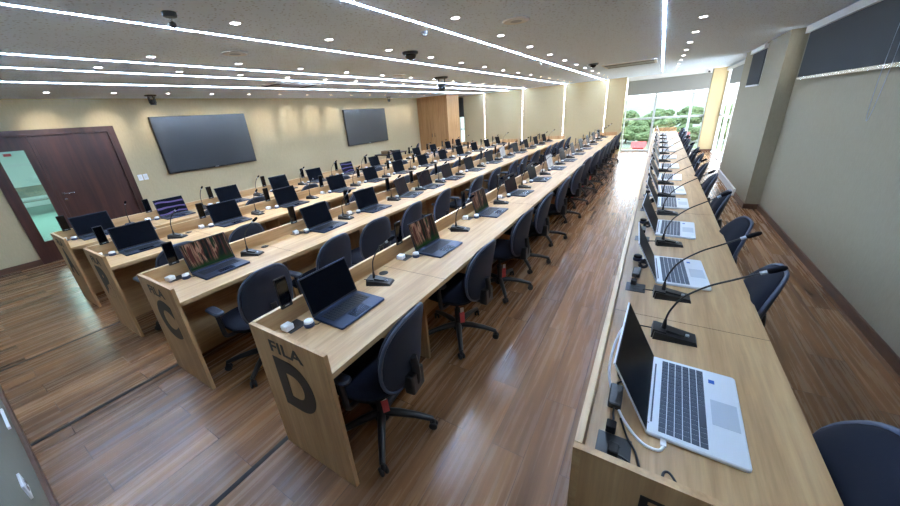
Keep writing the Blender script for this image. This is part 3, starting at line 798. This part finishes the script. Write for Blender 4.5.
# ------------------------------------------------------------------ ceiling fittings
dl = thing('downlight', '', 'downlight')
MB().lathe([(.032,0),(.040,-.004),(.042,-.001),(.042,0)], n=20).build('ring', M['ring'], dl)
MB().lathe([(0,-.0015),(.031,-.0015),(.031,0)], n=20).build('lens', M['lamp'], dl)
cols = [(-7.45, [1.5+.742*k for k in range(14)], 'beside the television wall'), (-4.99, [1.46+.74*k for k in range(16)], 'above the gap between rows A and B'),
        (-4.2, [1.65+.84*k for k in range(14)], 'above desk row B'), (-2.69, [1.65+.865*k for k in range(14)], 'above desk row C'),
        (-1.52, [2.82+.98*k for k in range(11)], 'above desk row D'), (.25, [4.83+.99*k for k in range(9)], 'above the window-side row')]
fd = True
for ci, (x, ys, nm) in enumerate(cols):
    for i, y in enumerate(ys):
        lab = 'round recessed downlight %s, %s from the near wall' % (nm, ordn(i+1))
        if fd: dl.location = (x,y,ZC); dl['label'] = lab; dl['group'] = 'downlights '+nm; fd = False
        else: dup(dl, (x,y,ZC), 0, lab, 'downlights '+nm)
        S = bpy.data.lights.new('downlight_beam', 'SPOT'); S.energy = 24 if ci == 0 else 15; S.spot_size = math.radians(46 if ci == 0 else 95); S.spot_blend = .9 if ci == 0 else .8
        S.shadow_soft_size = .035; S.color = (1,.95,.87) if ci == 0 else (.93,.97,1)
        so = bpy.data.objects.new('downlight_beam', S); COL.objects.link(so); so.location = (x, y, ZC-.012)
        if ci == 0: so.rotation_euler = (0, math.radians(61), 0)
def dome(loc, lab, s=1):
    t = thing('dome_camera', lab, 'camera', loc)
    MB().lathe([(.095*s,0),(.095*s,-.018),(.085*s,-.026),(.06*s,-.028)], n=26).build('mount', M['black'], t)
    return t
t = dome((-2.70,1.24,ZC), 'black hanging spotlight camera on the ceiling at the upper left', .42)
MB().lathe([(.008,-.026),(.008,-.055)], n=12).build('stem', M['chrome'], t)
MB().lathe([(.008,-.05),(.02,-.058),(.022,-.075),(.012,-.085),(0,-.085)], n=16).build('head', M['black'], t)
t = dome((-2.62,3.69,ZC), 'black dome camera on the ceiling above desk row C'); 
MB().lathe([(.07,-.027),(.066,-.05),(.045,-.075),(0,-.085)], n=22).build('dome', M['glossblack'], t)
t = dome((-1.25,8.0,ZC), 'small black dome camera on the ceiling near the end wall')
MB().lathe([(.06,-.027),(.055,-.05),(.03,-.07),(0,-.075)], n=20).build('dome', M['glossblack'], t)
def ptz(loc, lab, s=1.0, rz=0):
    t = thing('ceiling_camera', lab, 'camera', loc, rz)
    MB().lathe([(.14*s,0),(.14*s,-.02*s),(.12*s,-.035*s)], n=26).build('mount', M['black'], t)
    MB().box(-.045*s,.045*s,-.075*s,-.055*s,-.22*s,-.03*s).box(-.045*s,.045*s,.055*s,.075*s,-.22*s,-.03*s).build('yoke', M['black'], t)
    h = MB().rbox(-.07*s,.07*s,-.054*s,.054*s,-.26*s,-.12*s,.02*s,.006*s).build('camera_body', M['black'], t)
    MB().lathe([(.035*s,0),(.035*s,.03*s),(.028*s,.034*s),(0,.03*s)], (.07*s,0,-.2*s), 18, 'X').build('camera_lens', M['glossblack'], h)
ptz((-3.88,6.46,ZC), 'black motorised camera hanging from the ceiling above row B', 1.0, -.9)
ptz((-7.73,2.82,ZC), 'black camera hanging by the television wall above the nearer screen', .62, -.8)
ptz((-7.95,9.67,ZC), 'black camera hanging by the television wall beyond the farther screen', .6, -.8)
t = thing('security_camera', 'tiny black bullet camera under the ceiling beside the end window', 'camera', (1.15, 14.3, ZC))
MB().lathe([(.03,0),(.03,-.02),(.012,-.022),(.012,-.06)], n=14).build('mount', M['whitep'], t)
MB().tube([(0,.03,-.08),(0,-.07,-.09)], .028, 12).build('camera_body', M['black'], t)
for (x,y,lab) in ((-3.66,2.16,'round white ceiling speaker above the front of row C'), (-1.18,3.31,'round white ceiling speaker to the right of the row D light line'), (-1.9,7.6,'round ceiling speaker above row D toward the end wall'), (-4.05,5.3,'round ceiling speaker between rows B and C')):
    t = thing('ceiling_speaker', lab, 'speaker', (x,y,ZC), 0, 'round ceiling speakers')
    MB().lathe([(.115,0),(.12,-.006),(.11,-.012),(.1,-.012)], n=30).build('rim', M['ring'], t)
    MB().lathe([(.1,-.010),(.0,-.014)], n=30).build('grille', M['grille'], t)
for (x,y,sx,sy,lab) in ((-.68,9.0,.5,.42,'rectangular ceiling air unit grille near the window-side row'), (-5.8,4.3,.28,.5,'flat ceiling air grille between the light lines over row A')):
    t = thing('ceiling_vent', lab, 'vent', (x,y,ZC))
    MB().rbox(-sx,sx,-sy,sy,-.02,0,.03,.004).build('frame', M['ring'], t)
    MB().box(-sx*.9,sx*.9,-sy*.86,-sy*.62,-.022,-.019).box(-sx*.9,sx*.9,sy*.62,sy*.86,-.022,-.019).build('air_slot', M['grilled'], t)
    MB().box(-sx*.9,sx*.9,-sy*.5,sy*.5,-.023,-.019).build('centre_grille', M['grille'], t)
for (x,y,lab) in ((-1.95,3.0,'small white smoke detector beside the row D light line'),(-1.9,6.6,'tiny sprinkler cap above row D')):
    o = MB().lathe([(.035,0),(.035,-.012),(.02,-.03),(0,-.032)], n=18).build('smoke_detector', M['grille'], None, (x,y,ZC)); tag(o, lab, 'detector')

# ------------------------------------------------------------------ outside
def terrain():
    b = MB(); nx, ny = 60, 60; vs = []
    for j in range(ny):
        for i in range(nx):
            X = -900 + 1800*i/(nx-1); Y = 16 + 1400*(j/(ny-1))**1.8
            d = math.hypot(X, Y); h = 0
            if d > 200:
                q = min(1, (d-200)/700); h = q*q*(3-2*q)*(30 + 6*math.sin(X*.011+1) + 4*math.sin(Y*.013+X*.02))
            vs.append((X, Y, -7 + h*.33))
    fs = [(j*nx+i, j*nx+i+1, (j+1)*nx+i+1, (j+1)*nx+i) for j in range(ny-1) for i in range(nx-1)]
    b.add(vs, fs, True)
    m = mat('hazy_hillside', srgb(120,150,100), .95, spec=.1); t = NT(m)
    n = t.noise(t.coords((.03,.03,.03)), 1, 6, .65)
    t.l(t.ramp(n, [(.35, srgb(96,108,92)), (.5, srgb(112,120,102)), (.65, srgb(126,132,116))]), t.b.inputs['Base Color'])  # distance haze mixed into the hill colours as paler grey-green
    struct('hills', b, m)
    g = MB().box(-60, 120, 15.2, 78, -7.2, -6.95)
    m = mat('lawn', srgb(140,160,92), .95, spec=.1); t = NT(m)
    t.l(t.ramp(t.noise(t.coords((.2,.2,.2)), 1, 5), [(.4, srgb(94,108,72)), (.6, srgb(118,124,92))]), t.b.inputs['Base Color'])
    struct('lawn', g, m)
terrain()
fol = mat('tree_foliage', srgb(86,130,66), .9, spec=.15); t = NT(fol)
t.l(t.ramp(t.noise(t.coords((.9,.9,.9)), 1, 5, .7), [(.35, srgb(56,70,44)), (.5, srgb(80,96,62)), (.68, srgb(106,122,84))]), t.b.inputs['Base Color'])
bark = mat('tree_bark', srgb(96,78,62), .9)
import bmesh
from mathutils import noise as mn
def crown_mesh(seed):
    rr = random.Random(seed); bm = bmesh.new()
    for k in range(16):
        a = rr.uniform(0, 2*PI); r = rr.uniform(.2, 1.9); zc = rr.uniform(1.9, 4.2) - r*.3
        s = rr.uniform(.8, 1.35)
        g = bmesh.ops.create_icosphere(bm, subdivisions=3, radius=s, matrix=Matrix.Translation((r*math.cos(a), r*math.sin(a), zc)))
        for v in g['verts']:
            c = Vector((r*math.cos(a), r*math.sin(a), zc)); n = (v.co-c).normalized()
            v.co += n*(mn.noise(v.co*2.2+Vector((seed*9,0,0)))*.45 + mn.noise(v.co*6)*.18)
    me = bpy.data.meshes.new('crown'); bm.to_mesh(me); bm.free(); me.materials.append(fol)
    return me
protos = []
for s in range(3):
    t = thing('tree', '', 'tree')
    link('crown', crown_mesh(s+1), t)
    MB().tube([(0,0,0),(.05,0,1.2),(.02,.05,2.6)], [.16,.12,.08], 8).build('trunk', bark, t)
    protos.append(t)
pu = [False]*3
rr = random.Random(5); n = 0
tw = [('pale','broad'),('dark','rounded'),('bright','uneven')]
spots = [(-13.5,84,1.15),(-11,92,1.0),(-8.4,86,1.35),(-5.6,88,1.45),(-3.4,98,1.2),(-1.5,84,1.0),(.8,92,1.15),(2.8,86,1.0),(5,90,1.25),(7.6,86,1.2),(9.8,96,1.1),(12,84,1.3),(15,92,1.2),(18,86,1.3),
         (-15,118,1.6),(-9,122,1.6),(-4,120,1.7),(2,118,1.5),(8,124,1.7),(15,118,1.6),(22,110,1.6),(-20,150,2.0),(-10,156,2.1),(0,150,2.0),(10,158,2.1),(20,150,2.0),(30,140,2.0)]
side = [(26,70,1.4),(32,60,1.5),(38,84,1.6),(44,66,1.6),(30,48,1.3),(52,74,1.8)]
for i, (x, y, s) in enumerate(spots+side):
    p = i % 3
    lab = 'green tree outside the end window, %s from the left in its line' % ordn((i % 14)+1) if i < 14 else ('green tree in the hazy line behind the front trees, %s from left' % ordn(i-13) if i < 21 else ('distant green tree on the rising ground, %s from left' % ordn(i-20) if i < 27 else 'leafy tree beyond the right side glazing, %s in the scatter' % ordn(i-26)))
    if not pu[p]: pu[p] = True; o = protos[p]; o.location = (x,y,-7); o['label'] = lab; o['group'] = 'trees outside'; o.rotation_euler = (0,0,rr.uniform(0,6))
    else: o = dup(protos[p], (x,y,-7), rr.uniform(0,6), lab, 'trees outside')
    o.scale = (s*.78, s*.78, s*.52)
red = mat('red_roof', srgb(150,48,40), .7); cream = mat('cream_render', srgb(150,142,130), .8)
for i, (x, y, w, h, lab) in enumerate(((-2.4,72,1.7,1.7,'low house with red roof among the trees, nearer'), (-13.8,82,3.4,3.0,'small red-roofed house at the left window edge'), (3.4,80,3.4,2.4,'red-roofed hut between the trees outside'))):
    t = thing('house', lab, 'house', (x, y, -6.95))
    MB().box(-w/2,w/2,-2,2,0,h*.5).build('wall', cream if i != 0 else red, t)
    MB().add([(-w/2-.3,-2.3,h*.5),(w/2+.3,-2.3,h*.5),(w/2+.3,2.3,h*.5),(-w/2-.3,2.3,h*.5),(-w/2-.3,0,h),(w/2+.3,0,h)], [(0,1,5,4),(2,3,4,5),(0,4,3),(1,2,5),(0,3,2,1)]).build('roof', red, t)
    MB().box(-.5,.3,-2.03,-2,.1,h*.35).build('window', M['glossblack'], t)

# ------------------------------------------------------------------ world, camera
w = bpy.data.worlds.new('sky'); SC.world = w; w.use_nodes = True; nt = w.node_tree
bg = nt.nodes['Background']; tc = nt.nodes.new('ShaderNodeTexCoord'); sx = nt.nodes.new('ShaderNodeSeparateXYZ'); rp = nt.nodes.new('ShaderNodeValToRGB')
nt.links.new(tc.outputs['Generated'], sx.inputs[0]); nt.links.new(sx.outputs['Z'], rp.inputs['Fac'])
rp.color_ramp.elements[0].position = 0; rp.color_ramp.elements[0].color = (.92,.97,1,1); rp.color_ramp.elements[1].position = .7; rp.color_ramp.elements[1].color = (.62,.78,1,1)
nt.links.new(rp.outputs['Color'], bg.inputs['Color']); bg.inputs['Strength'].default_value = 4.2
def portal(loc, rot, sx, sy):
    L = bpy.data.lights.new('window_portal', 'AREA'); L.shape = 'RECTANGLE'; L.size = sx; L.size_y = sy; L.cycles.is_portal = True
    o = bpy.data.objects.new('window_portal', L); COL.objects.link(o); o.location = loc; o.rotation_euler = rot
portal((.1, YE+.15, 1.2), (-PI/2, 0, 0), 2.4, 2.5)
portal((XG+.1, 12.3, 1.2), (0, PI/2, 0), 2.5, 4.3)
portal((XR+.22, 3.6, 2.2), (0, PI/2, 0), .6, 6.5)

cd = bpy.data.cameras.new('camera'); cam = bpy.data.objects.new('camera', cd); COL.objects.link(cam); SC.camera = cam
F = 329.597; cd.sensor_fit = 'HORIZONTAL'; cd.sensor_width = 36; cd.lens = F/900*36
cd.shift_x = 10.025/900; cd.shift_y = -4.92/900; cd.clip_start = .02; cd.clip_end = 3000
r = Vector((0.8496117531848993, 0.5219802162910052, -0.07547531153216311)); u = Vector((-0.135330048598428, 0.354076326490359, 0.9253732938471045)); f = Vector((-0.5097505731202554, 0.7759939489582943, -0.37146701654882247))
cam.matrix_world = Matrix(((r.x,u.x,-f.x,0),(r.y,u.y,-f.y,0),(r.z,u.z,-f.z,1.78996),(0,0,0,1)))
SC.view_settings.view_transform = 'Standard'; SC.view_settings.look = 'None'; SC.view_settings.exposure = 1.2; SC.view_settings.gamma = 1; SC.view_settings.use_curve_mapping = False
SC.cycles.max_bounces = 12; SC.cycles.diffuse_bounces = 9; SC.cycles.glossy_bounces = 4; SC.cycles.transparent_max_bounces = 12
SC.cycles.caustics_reflective = False; SC.cycles.caustics_refractive = False
SC.cycles.sample_clamp_indirect = 12
SC.cycles.use_denoising = True
